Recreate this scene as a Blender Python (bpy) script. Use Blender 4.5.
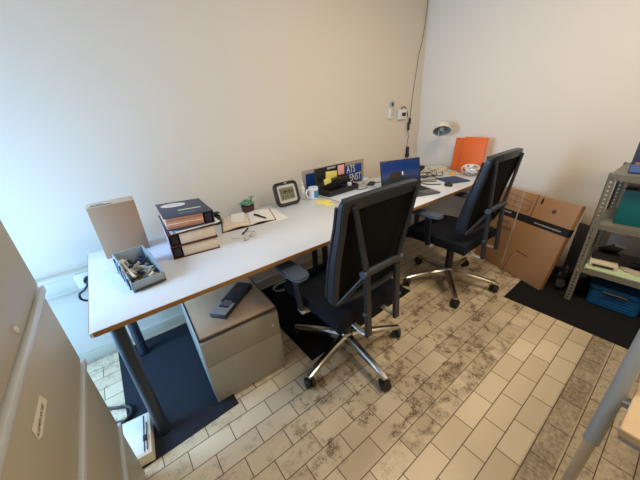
import bpy, bmesh, math, random
from mathutils import Vector, Matrix
random.seed(7)
for o in list(bpy.data.objects): bpy.data.objects.remove(o)
SC = bpy.context.scene
COL = SC.collection

# ---------------------------------------------------------------- camera
def cam_axes(yaw, pitch, roll):
    ca, sa = math.cos(yaw), math.sin(yaw)
    f = Vector((sa*math.cos(pitch), ca*math.cos(pitch), -math.sin(pitch)))
    r = Vector((ca, -sa, 0)); u = r.cross(f)
    return r*math.cos(roll)+u*math.sin(roll), -r*math.sin(roll)+u*math.cos(roll), f
cd = bpy.data.cameras.new('camera'); cd.sensor_width = 36; cd.lens = 280.711/640*36
cd.clip_start = .02
cam = bpy.data.objects.new('camera', cd); COL.objects.link(cam)
_r, _u, _f = cam_axes(.630256, .432035, -.066139)
_m = Matrix((_r, _u, -_f)).transposed().to_4x4(); _m.translation = (.48117, -1.98595, 1.36347)
cam.matrix_world = _m
SC.camera = cam

# ---------------------------------------------------------------- light
SC.view_settings.view_transform = 'Standard'; SC.view_settings.look = 'None'
SC.view_settings.gamma = 1; SC.view_settings.use_curve_mapping = False
SC.view_settings.exposure = 0.0
W = bpy.data.worlds.new('world'); SC.world = W; W.use_nodes = True
W.node_tree.nodes['Background'].inputs[0].default_value = (.62, .80, 1, 1)
W.node_tree.nodes['Background'].inputs[1].default_value = 1.0
def area(name, loc, direction, sx, sy, power, color, spread=180):
    l = bpy.data.lights.new(name, 'AREA'); l.shape = 'RECTANGLE'; l.size = sx; l.size_y = sy
    l.energy = power; l.color = color; l.spread = math.radians(spread)
    o = bpy.data.objects.new(name, l); COL.objects.link(o); o.location = loc
    o.rotation_euler = Vector(direction).to_track_quat('-Z', 'Y').to_euler()
    return o
area('window_daylight', (-.42, -.50, .76), (1, -.02, -.03), .80, 1.4, 30, (.24, .54, 1))
area('window_sky_light', (-1.7, -.45, 1.75), (1, -.08, -.12), 1.0, 1.2, 68, (.54, .76, 1))
area('ceiling_lamp_light', (1.95, -1.6, 2.53), (0, 0, -1), .5, .5, 26, (1, .83, .62))
area('ceiling_lamp_light', (1.9, -3.1, 2.53), (0, 0, -1), .5, .5, 22, (1, .83, .62))

# ---------------------------------------------------------------- materials
def lin(c):
    return tuple((v/255/12.92 if v/255 <= .04045 else ((v/255+.055)/1.055)**2.4) for v in c)
def mat(name, rgb, rough=.5, metal=0, var=.06, scale=12, bump=0, bscale=200, trans=0, alpha=1, emit=None, sheen=0, coat=0):
    m = bpy.data.materials.new(name); m.use_nodes = True; nt = m.node_tree; n = nt.nodes; b = n['Principled BSDF']
    c = lin(rgb)
    b.inputs['Roughness'].default_value = rough; b.inputs['Metallic'].default_value = metal
    if trans: b.inputs['Transmission Weight'].default_value = trans
    if alpha < 1: b.inputs['Alpha'].default_value = alpha
    if coat: b.inputs['Coat Weight'].default_value = coat
    tc = n.new('ShaderNodeTexCoord'); nz = n.new('ShaderNodeTexNoise')
    nz.inputs['Scale'].default_value = scale; nz.inputs['Detail'].default_value = 4
    nt.links.new(tc.outputs['Object'], nz.inputs['Vector'])
    mx = n.new('ShaderNodeMix'); mx.data_type = 'RGBA'
    mx.inputs[6].default_value = tuple(v*(1-var) for v in c)+(1,)
    mx.inputs[7].default_value = tuple(min(1, v*(1+var)) for v in c)+(1,)
    nt.links.new(nz.outputs['Fac'], mx.inputs[0]); nt.links.new(mx.outputs[2], b.inputs['Base Color'])
    if emit:
        b.inputs['Emission Color'].default_value = c+(1,); b.inputs['Emission Strength'].default_value = emit
    if rough > .82 and max(rgb) < 60: b.inputs['Specular IOR Level'].default_value = .15
    if bump:
        n2 = n.new('ShaderNodeTexNoise'); n2.inputs['Scale'].default_value = bscale; n2.inputs['Detail'].default_value = 3
        nt.links.new(tc.outputs['Object'], n2.inputs['Vector'])
        bp = n.new('ShaderNodeBump'); bp.inputs['Strength'].default_value = bump; bp.inputs['Distance'].default_value = .004
        nt.links.new(n2.outputs['Fac'], bp.inputs['Height']); nt.links.new(bp.outputs[0], b.inputs['Normal'])
    return m
M = dict(
 wall=mat('wall_plaster', (222, 214, 200), .85, var=.015, scale=3, bump=.12, bscale=90),
 wallr=mat('wall_plaster_pale', (226, 219, 208), .85, var=.015, scale=3, bump=.1, bscale=90),
 ceil=mat('ceiling_paint', (235, 230, 220), .9),
 trunk=mat('trunking_cream', (190, 186, 168), .5, var=.02),
 white=mat('white_plastic', (226, 226, 224), .4, var=.02),
 cream=mat('cream_plastic', (216, 206, 182), .45, var=.03),
 desk=mat('desk_white_laminate', (213, 217, 222), .38, var=.015, scale=5),
 edge=mat('desk_wood_edge', (148, 108, 58), .5, var=.2, scale=30),
 leg=mat('leg_blue_black', (40, 48, 58), .4, var=.1),
 frame=mat('chair_frame_slate', (37, 42, 50), .36, var=.08),
 mesh=mat('chair_mesh_black', (15, 15, 17), .85, var=.2, scale=220, bump=.3, bscale=500),
 seat=mat('seat_fabric_black', (27, 30, 37), .85, var=.15, scale=150, bump=.3, bscale=400),
 pad=mat('armrest_rubber', (72, 82, 98), .55, var=.08),
 chrome=mat('polished_aluminium', (190, 186, 178), .22, 1, var=.04),
 rubber=mat('caster_black', (20, 20, 22), .5),
 black=mat('black_plastic', (24, 25, 28), .42),
 dark=mat('dark_grey_plastic', (52, 54, 58), .5),
 cabinet=mat('cabinet_beige_enamel', (168, 158, 134), .45, var=.03, scale=4),
 rail=mat('cabinet_grip_rail', (186, 188, 188), .35, var=.03),
 steel=mat('pedestal_grey_enamel', (146, 143, 132), .45, var=.03, scale=4),
 steeltop=mat('pedestal_top', (198, 168, 136), .22, var=.05),
 galv=mat('shelf_grey_enamel', (128, 126, 116), .45, .3, var=.08, scale=20),
 carton=mat('cardboard_brown', (164, 124, 88), .55, var=.08, scale=6),
 carton2=mat('cardboard_grey_brown', (164, 134, 106), .8, var=.05, scale=6),
 cartonin=mat('cardboard_edge', (196, 180, 160), .85, var=.08),
 ink=mat('printed_black', (26, 24, 26), .6),
 inkgrey=mat('printed_grey', (172, 168, 168), .7),
 purple=mat('printed_brown_violet', (96, 70, 78), .7),
 tape=mat('clear_tape', (168, 150, 136), .25),
 bin=mat('bin_grey_blue', (150, 164, 172), .45, var=.04),
 navy=mat('binder_navy', (52, 60, 84), .5, var=.1),
 redb=mat('binder_red_brown', (98, 44, 42), .6, var=.1),
 redb2=mat('divider_rose', (170, 104, 92), .8, var=.1),
 lilac=mat('binder_lilac_label', (190, 174, 204), .6, var=.08),
 paper=mat('paper_white', (232, 230, 224), .85, var=.03),
 pages=mat('page_edges_cream', (224, 208, 186), .9, var=.1, scale=60),
 pageo=mat('page_edges_orange', (196, 150, 120), .9, var=.15, scale=60),
 pot=mat('pot_dark_plum', (74, 40, 44), .5, var=.1),
 succ=mat('succulent_green', (122, 164, 136), .6, var=.25, scale=60),
 succ2=mat('plant_dark_green', (38, 82, 52), .6, var=.25, scale=60),
 soil=mat('potting_soil', (52, 38, 28), .95, var=.3, scale=80),
 blue=mat('sign_blue', (22, 66, 140), .45, var=.04),
 tan=mat('sign_border_greige', (168, 156, 140), .5, var=.05),
 yellow=mat('note_yellow', (236, 220, 120), .8, var=.03),
 pink=mat('note_pink', (240, 176, 172), .8, var=.03),
 lcd=mat('lcd_olive', (120, 122, 96), .35, var=.04),
 silver=mat('silver_plastic', (196, 198, 198), .4, .1, var=.03),
 mug=mat('mug_white', (222, 228, 234), .25, var=.02),
 mugb=mat('mug_print_blue', (74, 140, 184), .3, var=.15, scale=50),
 orange=mat('folder_orange', (226, 104, 34), .5, var=.03),
 orange2=mat('folder_orange_pale', (236, 132, 84), .5, var=.03),
 padblue=mat('pad_blue', (36, 66, 104), .6, var=.08),
 teal=mat('box_teal', (0, 104, 110), .5, var=.05),
 crate=mat('crate_blue', (14, 84, 132), .45, var=.05),
 green=mat('paper_pale_green', (196, 216, 176), .8, var=.03),
 bag=mat('bag_black_film', (22, 22, 24), .6, var=.2, scale=30),
 smoke=mat('box_smoky_clear', (150, 156, 162), .2, trans=.6),
 amber=mat('note_amber', (232, 180, 40), .5),
 glass=mat('lens_glass', (240, 240, 240), .05, trans=.9),
 laptop=mat('laptop_grey', (98, 100, 102), .35, .5, var=.03),
 keys=mat('keyboard_dark', (46, 48, 52), .5),
 tube=mat('tube_grey_blue', (150, 158, 164), .35, var=.03),
 tubes=mat('tube_pale_metal', (196, 190, 178), .35, .4, var=.03),
 maple=mat('table_cream_laminate', (206, 182, 146), .45, var=.03),
 shade=mat('lamp_shade_ivory', (214, 208, 190), .4, var=.02),
 shadein=mat('lamp_inside_grey', (150, 160, 158), .35, .3),
 brass=mat('connector_brass', (170, 140, 90), .35, .7),
 winframe=mat('window_frame_white', (230, 230, 228), .4),
)
# clear window pane
gm = bpy.data.materials.new('window_glass'); gm.use_nodes = True
nt = gm.node_tree; nt.nodes.clear()
out = nt.nodes.new('ShaderNodeOutputMaterial'); mixs = nt.nodes.new('ShaderNodeMixShader'); mixs.inputs[0].default_value = .06
tr = nt.nodes.new('ShaderNodeBsdfTransparent'); gl = nt.nodes.new('ShaderNodeBsdfGlossy'); gl.inputs['Roughness'].default_value = .02
nt.links.new(tr.outputs[0], mixs.inputs[1]); nt.links.new(gl.outputs[0], mixs.inputs[2]); nt.links.new(mixs.outputs[0], out.inputs[0])
M['pane'] = gm

TL_, TW_ = .1923, .0946                       # floor tile length and width
def floor_material():
    m = bpy.data.materials.new('floor_tiles'); m.use_nodes = True; nt = m.node_tree; n = nt.nodes; L = nt.links
    b = n['Principled BSDF']
    tc = n.new('ShaderNodeTexCoord'); mp = n.new('ShaderNodeMapping'); L.new(tc.outputs['Object'], mp.inputs[0])
    mp.inputs['Location'].default_value = (-1.2673+.5*TL_+100*TL_, 1.6377+TW_+100*TW_, 0)
    br = n.new('ShaderNodeTexBrick'); L.new(mp.outputs[0], br.inputs['Vector'])
    br.offset = .5; br.offset_frequency = 2; br.squash = 1; br.squash_frequency = 1
    br.inputs['Scale'].default_value = 1; br.inputs['Brick Width'].default_value = TL_; br.inputs['Row Height'].default_value = TW_
    br.inputs['Mortar Size'].default_value = .0022; br.inputs['Mortar Smooth'].default_value = .3; br.inputs['Bias'].default_value = 0
    br.inputs['Color1'].default_value = lin((202, 184, 152))+(1,); br.inputs['Color2'].default_value = lin((222, 205, 174))+(1,)
    br.inputs['Mortar'].default_value = lin((92, 72, 50))+(1,)
    def noise(scale, detail=6, rough=.6):
        z = n.new('ShaderNodeTexNoise'); z.inputs['Scale'].default_value = scale; z.inputs['Detail'].default_value = detail
        z.inputs['Roughness'].default_value = rough; L.new(tc.outputs['Object'], z.inputs['Vector']); return z.outputs['Fac']
    def ramp(sock, a, bb):
        r = n.new('ShaderNodeMapRange'); r.interpolation_type = 'SMOOTHSTEP'
        r.inputs['From Min'].default_value = a; r.inputs['From Max'].default_value = bb; L.new(sock, r.inputs['Value']); return r.outputs[0]
    def math_(op, a, bb=None):
        q = n.new('ShaderNodeMath'); q.operation = op
        for i, s in enumerate((a, bb)):
            if s is None: continue
            if isinstance(s, (int, float)): q.inputs[i].default_value = s
            else: L.new(s, q.inputs[i])
        return q.outputs[0]
    sx = n.new('ShaderNodeSeparateXYZ'); L.new(tc.outputs['Object'], sx.inputs[0]); X, Y = sx.outputs[0], sx.outputs[1]
    def band(s, a, bb, soft=.01):
        return math_('MULTIPLY', ramp(s, a-soft, a+soft), math_('SUBTRACT', 1, ramp(s, bb-soft, bb+soft)))
    y0 = -1.6377
    # worn old rows: strip in front of the shelves and the rows crossing the middle of the room
    inv = lambda q: math_('SUBTRACT', 1, q)
    clean = band(Y, y0-2.95*TW_, y0+.0*TW_, .008)                     # the newer, clean rows
    strip = band(Y, y0-3.95*TW_, y0-2.95*TW_, .008)
    strip2 = band(Y, y0-6.5*TW_, y0-3.95*TW_, .008)
    mid = math_('MULTIPLY', band(Y, y0+.05*TW_, y0+1.0*TW_, .012), band(X, 1.15, 2.2, .25))
    old = math_('MULTIPLY', band(Y, y0+.9*TW_, -.95, .05), ramp(X, .45, 1.15))
    patch = ramp(noise(4.5, 4), .40, .54)                             # large worn areas
    speck = ramp(noise(17, 10, .86), .48, .56)
    fine = ramp(noise(120, 4, .7), .34, .54)
    soft = ramp(noise(9, 5, .6), .42, .66)
    grime = math_('MULTIPLY', speck, fine)
    a = math_('MULTIPLY', math_('MULTIPLY', old, patch), math_('ADD', math_('MULTIPLY', grime, .90), math_('MULTIPLY', soft, .50)))
    a = math_('MAXIMUM', a, math_('MULTIPLY', math_('MULTIPLY', grime, patch), math_('MULTIPLY', inv(clean), .45)))
    a = math_('MAXIMUM', a, math_('MULTIPLY', old, math_('ADD', .20, math_('MULTIPLY', ramp(noise(2.6, 3), .4, .62), .16))))
    midm = math_('MULTIPLY', mid, ramp(noise(7, 3), .36, .52))
    a = math_('MAXIMUM', a, math_('MULTIPLY', midm, math_('ADD', math_('MULTIPLY', grime, .65), .28)))
    a = math_('MAXIMUM', a, math_('MULTIPLY', strip, math_('ADD', math_('MULTIPLY', ramp(noise(60, 6, .7), .35, .65), .35), math_('ADD', .22, math_('MULTIPLY', ramp(noise(8, 4), .35, .6), .2)))))
    a = math_('MAXIMUM', a, math_('MULTIPLY', strip2, math_('ADD', math_('MULTIPLY', ramp(noise(40, 6, .7), .42, .68), .4), .18)))
    a = math_('MINIMUM', a, .88)
    mx = n.new('ShaderNodeMix'); mx.data_type = 'RGBA'; L.new(a, mx.inputs[0]); L.new(br.outputs['Color'], mx.inputs[6])
    mx.inputs[7].default_value = lin((80, 58, 32))+(1,)
    L.new(mx.outputs[2], b.inputs['Base Color'])
    rr = n.new('ShaderNodeMapRange'); rr.inputs['To Min'].default_value = .38; rr.inputs['To Max'].default_value = .75
    L.new(a, rr.inputs['Value']); L.new(rr.outputs[0], b.inputs['Roughness'])
    bp = n.new('ShaderNodeBump'); bp.inputs['Strength'].default_value = .5; bp.inputs['Distance'].default_value = .002
    hh = math_('SUBTRACT', math_('SUBTRACT', 1, br.outputs['Fac']), math_('MULTIPLY', a, .4))
    L.new(hh, bp.inputs['Height']); L.new(bp.outputs[0], b.inputs['Normal'])
    return m
M['floor'] = floor_material()
def carpet_material(name, rgb):
    m = mat(name, rgb, .95, var=.35, scale=260, bump=.8, bscale=320)
    return m
M['carpet'] = carpet_material('carpet_charcoal', (40, 44, 52))
M['carpet2'] = carpet_material('carpet_anthracite', (27, 27, 28))
def screen_material():
    m = bpy.data.materials.new('laptop_wallpaper'); m.use_nodes = True; nt = m.node_tree; n = nt.nodes; L = nt.links; b = n['Principled BSDF']
    tc = n.new('ShaderNodeTexCoord'); sx = n.new('ShaderNodeSeparateXYZ'); L.new(tc.outputs['Generated'], sx.inputs[0])
    r = n.new('ShaderNodeValToRGB'); L.new(sx.outputs[2], r.inputs[0])
    e = r.color_ramp.elements; e[0].color = lin((16, 34, 56))+(1,); e[1].color = lin((10, 50, 116))+(1,)
    q = e.new(.45); q.color = lin((62, 72, 112))+(1,); q = e.new(.7); q.color = lin((14, 54, 116))+(1,)
    L.new(r.outputs[0], b.inputs['Base Color']); L.new(r.outputs[0], b.inputs['Emission Color']); b.inputs['Emission Strength'].default_value = .06
    b.inputs['Roughness'].default_value = .25
    return m
M['screen'] = screen_material()
M['rock'] = mat('wallpaper_rock', (58, 40, 34), .4, var=.5, scale=30, emit=.12)
M['shrub'] = mat('wallpaper_dark_scrub', (26, 40, 40), .4, var=.4, scale=30, emit=.2)

# ---------------------------------------------------------------- mesh builder
class MB:
    def __init__(s): s.b = bmesh.new()
    def _add(s, verts, faces, T=None):
        vs = [s.b.verts.new(T @ Vector(v) if T else Vector(v)) for v in verts]
        fs = []
        for f in faces:
            try: fs.append(s.b.faces.new([vs[i] for i in f]))
            except ValueError: pass
        return vs, fs
    def box(s, c, d, bev=0, T=None, rz=0, seg=2):
        x, y, z = [v/2 for v in d]
        tmp = bmesh.new(); bmesh.ops.create_cube(tmp, size=1)
        bmesh.ops.scale(tmp, vec=d, verts=tmp.verts)
        if bev: bmesh.ops.bevel(tmp, geom=list(tmp.edges), offset=min(bev, .49*min(d)), segments=seg, profile=.5, affect='EDGES')
        Mx = Matrix.Translation(c) @ Matrix.Rotation(rz, 4, 'Z')
        if T is not None: Mx = T @ Mx
        s.merge(tmp, Mx); return s
    def merge(s, tmp, Mx):
        tmp.verts.index_update(); vs = [s.b.verts.new(Mx @ v.co) for v in tmp.verts]
        for f in tmp.faces:
            try: s.b.faces.new([vs[v.index] for v in f.verts])
            except ValueError: pass
        tmp.free()
    def ring_loft(s, rings, cap=True, closed=False):
        R = [[s.b.verts.new(Vector(v)) for v in r] for r in rings]; n = len(R[0])
        rng = range(len(R)) if closed else range(len(R)-1)
        for i in rng:
            a, b = R[i], R[(i+1) % len(R)]
            for j in range(n):
                try: s.b.faces.new((a[j], a[(j+1) % n], b[(j+1) % n], b[j]))
                except ValueError: pass
        if cap and not closed:
            s.b.faces.new(R[0][::-1]); s.b.faces.new(R[-1])
        return s
    def tube(s, pts, r, n=10, closed=False, flat=1.0, up=None):
        pts = [Vector(p) for p in pts]; N = len(pts)
        rs = r if isinstance(r, (list, tuple)) else [r]*N
        rings = []; ref = None
        for i, p in enumerate(pts):
            if closed: t = pts[(i+1) % N]-pts[i-1]
            else: t = pts[min(i+1, N-1)]-pts[max(i-1, 0)]
            t.normalize()
            if up is not None: ref = Vector(up)
            elif ref is None: ref = Vector((0, 0, 1)) if abs(t.z) < .9 else Vector((0, 1, 0))
            a = ref-t*ref.dot(t)
            if a.length < 1e-5: a = t.orthogonal()
            a.normalize(); b = t.cross(a); ref = a if up is None else ref
            rings.append([p+(a*math.cos(k*2*math.pi/n)*flat+b*math.sin(k*2*math.pi/n))*rs[i] for k in range(n)])
        return s.ring_loft(rings, closed=closed)
    def bar(s, p0, p1, w, t, side, w1=None, t1=None):
        """rectangular bar from p0 to p1; w along 'side', t across"""
        p0, p1 = Vector(p0), Vector(p1); d = (p1-p0).normalized(); a = Vector(side); a = (a-d*a.dot(d)).normalized(); b = d.cross(a)
        w1 = w if w1 is None else w1; t1 = t if t1 is None else t1
        def ring(p, w, t):
            c = .25*min(w, t); o = []
            for sx, sy in ((1, 1), (-1, 1), (-1, -1), (1, -1)):
                q1 = (sx*(w/2), sy*(t/2-c)); q2 = (sx*(w/2-c), sy*(t/2))
                o += [q1, q2] if sx*sy > 0 else [q2, q1]
            return [p+a*x+b*y for x, y in o]
        return s.ring_loft([ring(p0, w, t), ring(p1, w1, t1)])
    def lathe(s, prof, c=(0, 0, 0), n=28, T=None, cap=True):
        rings = []
        for r, z in prof:
            r = max(r, 1e-4)
            ring = [Vector((c[0]+r*math.cos(k*2*math.pi/n), c[1]+r*math.sin(k*2*math.pi/n), c[2]+z)) for k in range(n)]
            if T is not None: ring = [T @ v for v in ring]
            rings.append(ring)
        return s.ring_loft(rings, cap=cap)
    def cyl(s, p0, p1, r, r1=None, n=20):
        return s.tube([p0, p1], [r, r if r1 is None else r1], n=n)
    def prism(s, poly, z0, z1, T=None, bev=0):
        tmp = bmesh.new(); vs = [tmp.verts.new((x, y, z0)) for x, y in poly]; f = tmp.faces.new(vs)
        e = bmesh.ops.extrude_face_region(tmp, geom=[f]); bmesh.ops.translate(tmp, vec=(0, 0, z1-z0), verts=[v for v in e['geom'] if isinstance(v, bmesh.types.BMVert)])
        bmesh.ops.recalc_face_normals(tmp, faces=tmp.faces)
        if bev: bmesh.ops.bevel(tmp, geom=list(tmp.edges), offset=bev, segments=2, affect='EDGES')
        s.merge(tmp, T if T is not None else Matrix.Identity(4)); return s
    def ell(s, c, r, T=None, u=16, v=10):
        tmp = bmesh.new(); bmesh.ops.create_uvsphere(tmp, u_segments=u, v_segments=v, radius=1)
        Mx = Matrix.Translation(c) @ Matrix.Diagonal((*r, 1))
        s.merge(tmp, T @ Mx if T is not None else Mx); return s
    def grid(s, nu, nv, fn):
        P = [[s.b.verts.new(Vector(fn(i/(nu-1), j/(nv-1)))) for j in range(nv)] for i in range(nu)]
        for i in range(nu-1):
            for j in range(nv-1): s.b.faces.new((P[i][j], P[i+1][j], P[i+1][j+1], P[i][j+1]))
        return s
    def build(s, name, m, parent=None, T=None, smooth=30, loc=None, rz=None, solid=0):
        me = bpy.data.meshes.new(name)
        bmesh.ops.recalc_face_normals(s.b, faces=s.b.faces)
        if T is not None: bmesh.ops.transform(s.b, matrix=T, verts=s.b.verts)
        if smooth:
            for f in s.b.faces: f.smooth = True
            lim = math.radians(smooth)
            for e in s.b.edges:
                if len(e.link_faces) == 2 and e.calc_face_angle(0) > lim: e.smooth = False
        s.b.to_mesh(me); s.b.free(); me.materials.append(m)
        o = bpy.data.objects.new(name, me); COL.objects.link(o)
        if parent: o.parent = parent
        if loc is not None: o.location = loc
        if rz is not None: o.rotation_euler = (0, 0, rz)
        if solid:
            md = o.modifiers.new('thickness', 'SOLIDIFY'); md.thickness = solid; md.offset = 0
        return o
def rrect(w, h, r, n=6, cx=0, cy=0):
    o = []
    for (sx, sy, a0) in ((1, 1, 0), (-1, 1, 90), (-1, -1, 180), (1, -1, 270)):
        for k in range(n+1):
            a = math.radians(a0+90*k/n); o.append((cx+sx*(w/2-r)+r*math.cos(a), cy+sy*(h/2-r)+r*math.sin(a)))
    return o
def thing(name, label, cat, loc=(0, 0, 0), rz=0, group=None):
    o = bpy.data.objects.new(name, None); COL.objects.link(o); o.empty_display_size = .05
    o.location = loc; o.rotation_euler = (0, 0, rz); tag(o, label, cat, group); return o
def tag(o, label, cat, group=None):
    o['label'] = label; o['category'] = cat
    if group: o['group'] = group
    return o
def struct(o): o['kind'] = 'structure'; return o
def text(name, s, size, m, parent, T, extr=.0006, align='CENTER', width=None):
    c = bpy.data.curves.new(name, 'FONT'); c.body = s; c.size = size; c.extrude = extr; c.align_x = align; c.align_y = 'CENTER'
    t = bpy.data.objects.new(name+'_tmp', c); COL.objects.link(t)
    me = bpy.data.meshes.new_from_object(t.evaluated_get(bpy.context.evaluated_depsgraph_get()))
    bpy.data.objects.remove(t); bpy.data.curves.remove(c)
    if width:
        xs = [v.co.x for v in me.vertices]; k = width/(max(xs)-min(xs))
        for v in me.vertices: v.co.x *= k
    me.transform(T); me.materials.clear(); me.materials.append(m); me.name = name
    o = bpy.data.objects.new(name, me); COL.objects.link(o); o.parent = parent; return o
def Rz(a): return Matrix.Rotation(a, 4, 'Z')
def Rx(a): return Matrix.Rotation(a, 4, 'X')
def Ry(a): return Matrix.Rotation(a, 4, 'Y')
def Tr(*v): return Matrix.Translation(v)
def smooth_path(pts, n=8):
    P = [Vector(p) for p in pts]; o = []
    for i in range(len(P)-1):
        p0, p1, p2, p3 = P[max(i-1, 0)], P[i], P[i+1], P[min(i+2, len(P)-1)]
        for k in range(n):
            t = k/n
            o.append(.5*((2*p1)+(p2-p0)*t+(2*p0-5*p1+4*p2-p3)*t*t+(3*p1-p0-3*p2+p3)*t**3))
    return o+[P[-1]]

# ---------------------------------------------------------------- the room
XL, XR, YB, YF, H = -.25, 3.38, 0, -4.0, 2.6
struct(MB().box(((XL+XR)/2, YF/2, -.05), (XR-XL+.4, -YF+.4, .1)).build('floor', M['floor']))
struct(MB().box(((XL+XR)/2, YF/2, H+.05), (XR-XL+.4, -YF+.4, .1)).build('ceiling', M['ceil']))
struct(MB().box(((XL+XR)/2, .075, H/2), (XR-XL+.3, .15, H)).build('wall_back', M['wall']))
struct(MB().box((XR+.075, YF/2, H/2), (.15, -YF, H)).build('wall_right', M['wallr']))
struct(MB().box(((XL+XR)/2, YF-.075, H/2), (XR-XL+.3, .15, H)).build('wall_front', M['wall']))
wy0, wy1, wz0, wz1 = -.92, -.08, .06, 2.30
wl = MB()
wl.box((XL-.06, (YF+wy0)/2, H/2), (.12, wy0-YF, H)).box((XL-.06, wy1/2, H/2), (.12, -wy1, H))
wl.box((XL-.06, (wy0+wy1)/2, wz0/2), (.12, wy1-wy0, wz0)).box((XL-.06, (wy0+wy1)/2, (wz1+H)/2), (.12, wy1-wy0, H-wz1))
struct(wl.build('wall_left', M['wall']))
win = struct(thing('window_1', 'tall white framed glazed window in the left wall beside the desk end', 'window', (XL-.06, (wy0+wy1)/2, wz0)))
fw, fh = wy1-wy0, wz1-wz0
fr = MB()
for yy in (-fw/2+.025, fw/2-.025): fr.box((0, yy, fh/2), (.05, .05, fh), .004)
for zz in (.025, fh-.025): fr.box((0, 0, zz), (.05, fw-.1, .05), .004)
fr.build('window_frame', M['winframe'], win)
MB().box((0, 0, fh/2), (.006, fw-.1, fh-.1)).build('pane', M['pane'], win)
struct(MB().box(((XL+XR)/2, -.008, .035), (XR-XL, .016, .07), .004).build('baseboard_back', M['trunk']))
# cable trunking running along the back wall below desk height
tk = struct(MB().box(((XL+XR)/2, -.026, .568), (XR-XL, .052, .112), .005).box(((XL+XR)/2, -.054, .568), (XR-XL, .006, .06), .002).build('trim_1', M['trunk']))

# carpets
def mat_piece(label, poly, m):
    return tag(MB().prism(poly, 0, .004).build('carpet_mat', m), label, 'carpet', 'carpet offcuts on the tiles')
mat_piece('dark blue-black carpet piece under the left desk end and drawer pedestal', [(.20, -.925), (.675, -.905), (.675, -.045), (.20, -.045)], M['carpet'])
mat_piece('near-black carpet piece under the nearer office chair', [(1.13, -.935), (2.145, -.895), (2.145, -.05), (1.13, -.05)], M['carpet2'])
mat_piece('dark carpet piece under the metal shelving and leaning carton', [(2.588, -1.404), (3.36, -1.398), (3.36, -2.9), (2.55, -2.9)], M['carpet2'])

# ---------------------------------------------------------------- desks
DZ, DF, DB = .74, -.9376, -.1376
def desk(x0, x1, label):
    t = thing('desk', label, 'desk', (x0, DF, 0), 0, 'white desks along the wall')
    w, d = x1-x0, DB-DF
    MB().box((w/2, d/2, DZ-.0095), (w-.004, d-.004, .019), .001).build('desktop', M['desk'], t)
    e = MB()
    out_ = rrect(w, d, .018, 4, w/2, d/2); inn = rrect(w-.005, d-.005, .0155, 4, w/2, d/2)
    e.ring_loft([[(*p, DZ-.0195) for p in out_], [(*p, DZ-.0008) for p in out_], [(*p, DZ-.0004) for p in inn], [(*p, DZ-.0195) for p in inn]], closed=True)
    e.build('edge_band', M['edge'], t)
    f = MB()
    for yy in (.13, d-.06): f.box((w/2, yy, DZ-.045), (w-.13, .04, .04), .003)
    for xx in (.05, w-.05): f.box((xx, d/2+.02, DZ-.045), (.05, d-.2, .04), .003)
    f.build('frame', M['leg'], t)
    for xx in (.058, w-.05):
        for yy in (.137, d-.03):
            lg = MB().cyl((xx, yy, .012), (xx, yy, DZ-.024), .026, n=24).build('leg', M['leg'], t)
            MB().lathe([(.028, 0), (.030, .004), (.030, .012), (.012, .0125)], (xx, yy, .0)).build('foot', M['black'], lg)
    return t
desk(.280, 1.79, 'white desk with wooden edge holding binders, notebook and parts bin')
desk(1.795, 3.295, 'white desk with wooden edge holding the laptop and lamp')

# ---------------------------------------------------------------- filing cabinet at the left
CABSTRIP = [(-1.402, .846), (-1.385, .836), (-1.292, .838), (-1.306, .868), (-1.400, .872)]; CABROT = 0
cab = thing('filing_cabinet', 'tall beige metal filing cabinet with grip rails at the left edge', 'cabinet', (0, -1.375, 0))
cx0, cx1, cy = -.225, .222, .425
MB().box(((cx0+cx1)/2, 0, .66), (cx1-cx0, 2*cy, 1.30), .004).build('body', M['cabinet'], cab)
MB().box(((cx0+cx1)/2, 0, .005), (cx1-cx0-.03, 2*cy-.03, .01)).build('plinth', M['dark'], cab)
for k, (z0, z1) in enumerate(((.02, .332), (.342, .664), (.674, .953), (.963, 1.29))):
    d = MB().box((cx1+.008, 0, (z0+z1)/2), (.016, 2*cy-.006, z1-z0), .003).build('drawer', M['cabinet'], cab)
    r = MB().box((cx1+.0165, 0, z1-.006), (.016, 2*cy+.006, .020), .002)
    r.build('grip_rail', M['rail'], d)
    if k == 2:
        # slanted paper strip stuck on the front: local X runs along +y, local Y up
        T = Matrix(((0, 0, 1, cx1+.0165), (1, 0, 0, 0), (0, 1, 0, 0), (0, 0, 0, 1)))
        strip = [(LPT[0]+1.375, LPT[1]) for LPT in CABSTRIP]
        MB().prism(strip, 0, .0008, T).build('label_strip', M['cream'], d)['label'] = 'small cream paper strip'
        text('lettering', 'ALGEMEEN ARCHIEF', .013, M['purple'], d, T @ Tr(sum(p[0] for p in strip)/5, sum(p[1] for p in strip)/5-.001, .0009) @ Rz(CABROT), .0002, width=.082)
    if k == 3: MB().ell((cx1+.016, .145, .988), (.006, .008, .010)).build('lock', M['rail'], d)

# tray box on the floor behind the cabinet
tb = thing('storage_tray', 'shallow cream tray with white top on the carpet beside the cabinet', 'tray', (.184, -.80, .004), -.10)
MB().box((0, 0, .03), (.22, .22, .06), .005).build('body', M['cream'], tb)
MB().box((0, 0, .0605), (.196, .196, .003), .001).build('top_panel', M['white'], tb)
MB().box((.083, 0, .063), (.004, .19, .004)).box((.094, -.02, .063), (.004, .14, .004)).build('rail', M['dark'], tb)
MB().box((.088, -.03, .066), (.018, .03, .006), .002).build('clip', M['black'], tb)
cc = [(.10, -.47, .012), (.16, -.52, .018), (.215, -.555, .016), (.225, -.60, .016), (.19, -.63, .014), (.13, -.60, .014)]
tag(MB().tube(smooth_path(cc), .008, 8).build('extension_lead', M['black']), 'short black cord lying on the floor behind the cabinet', 'cord')

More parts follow.
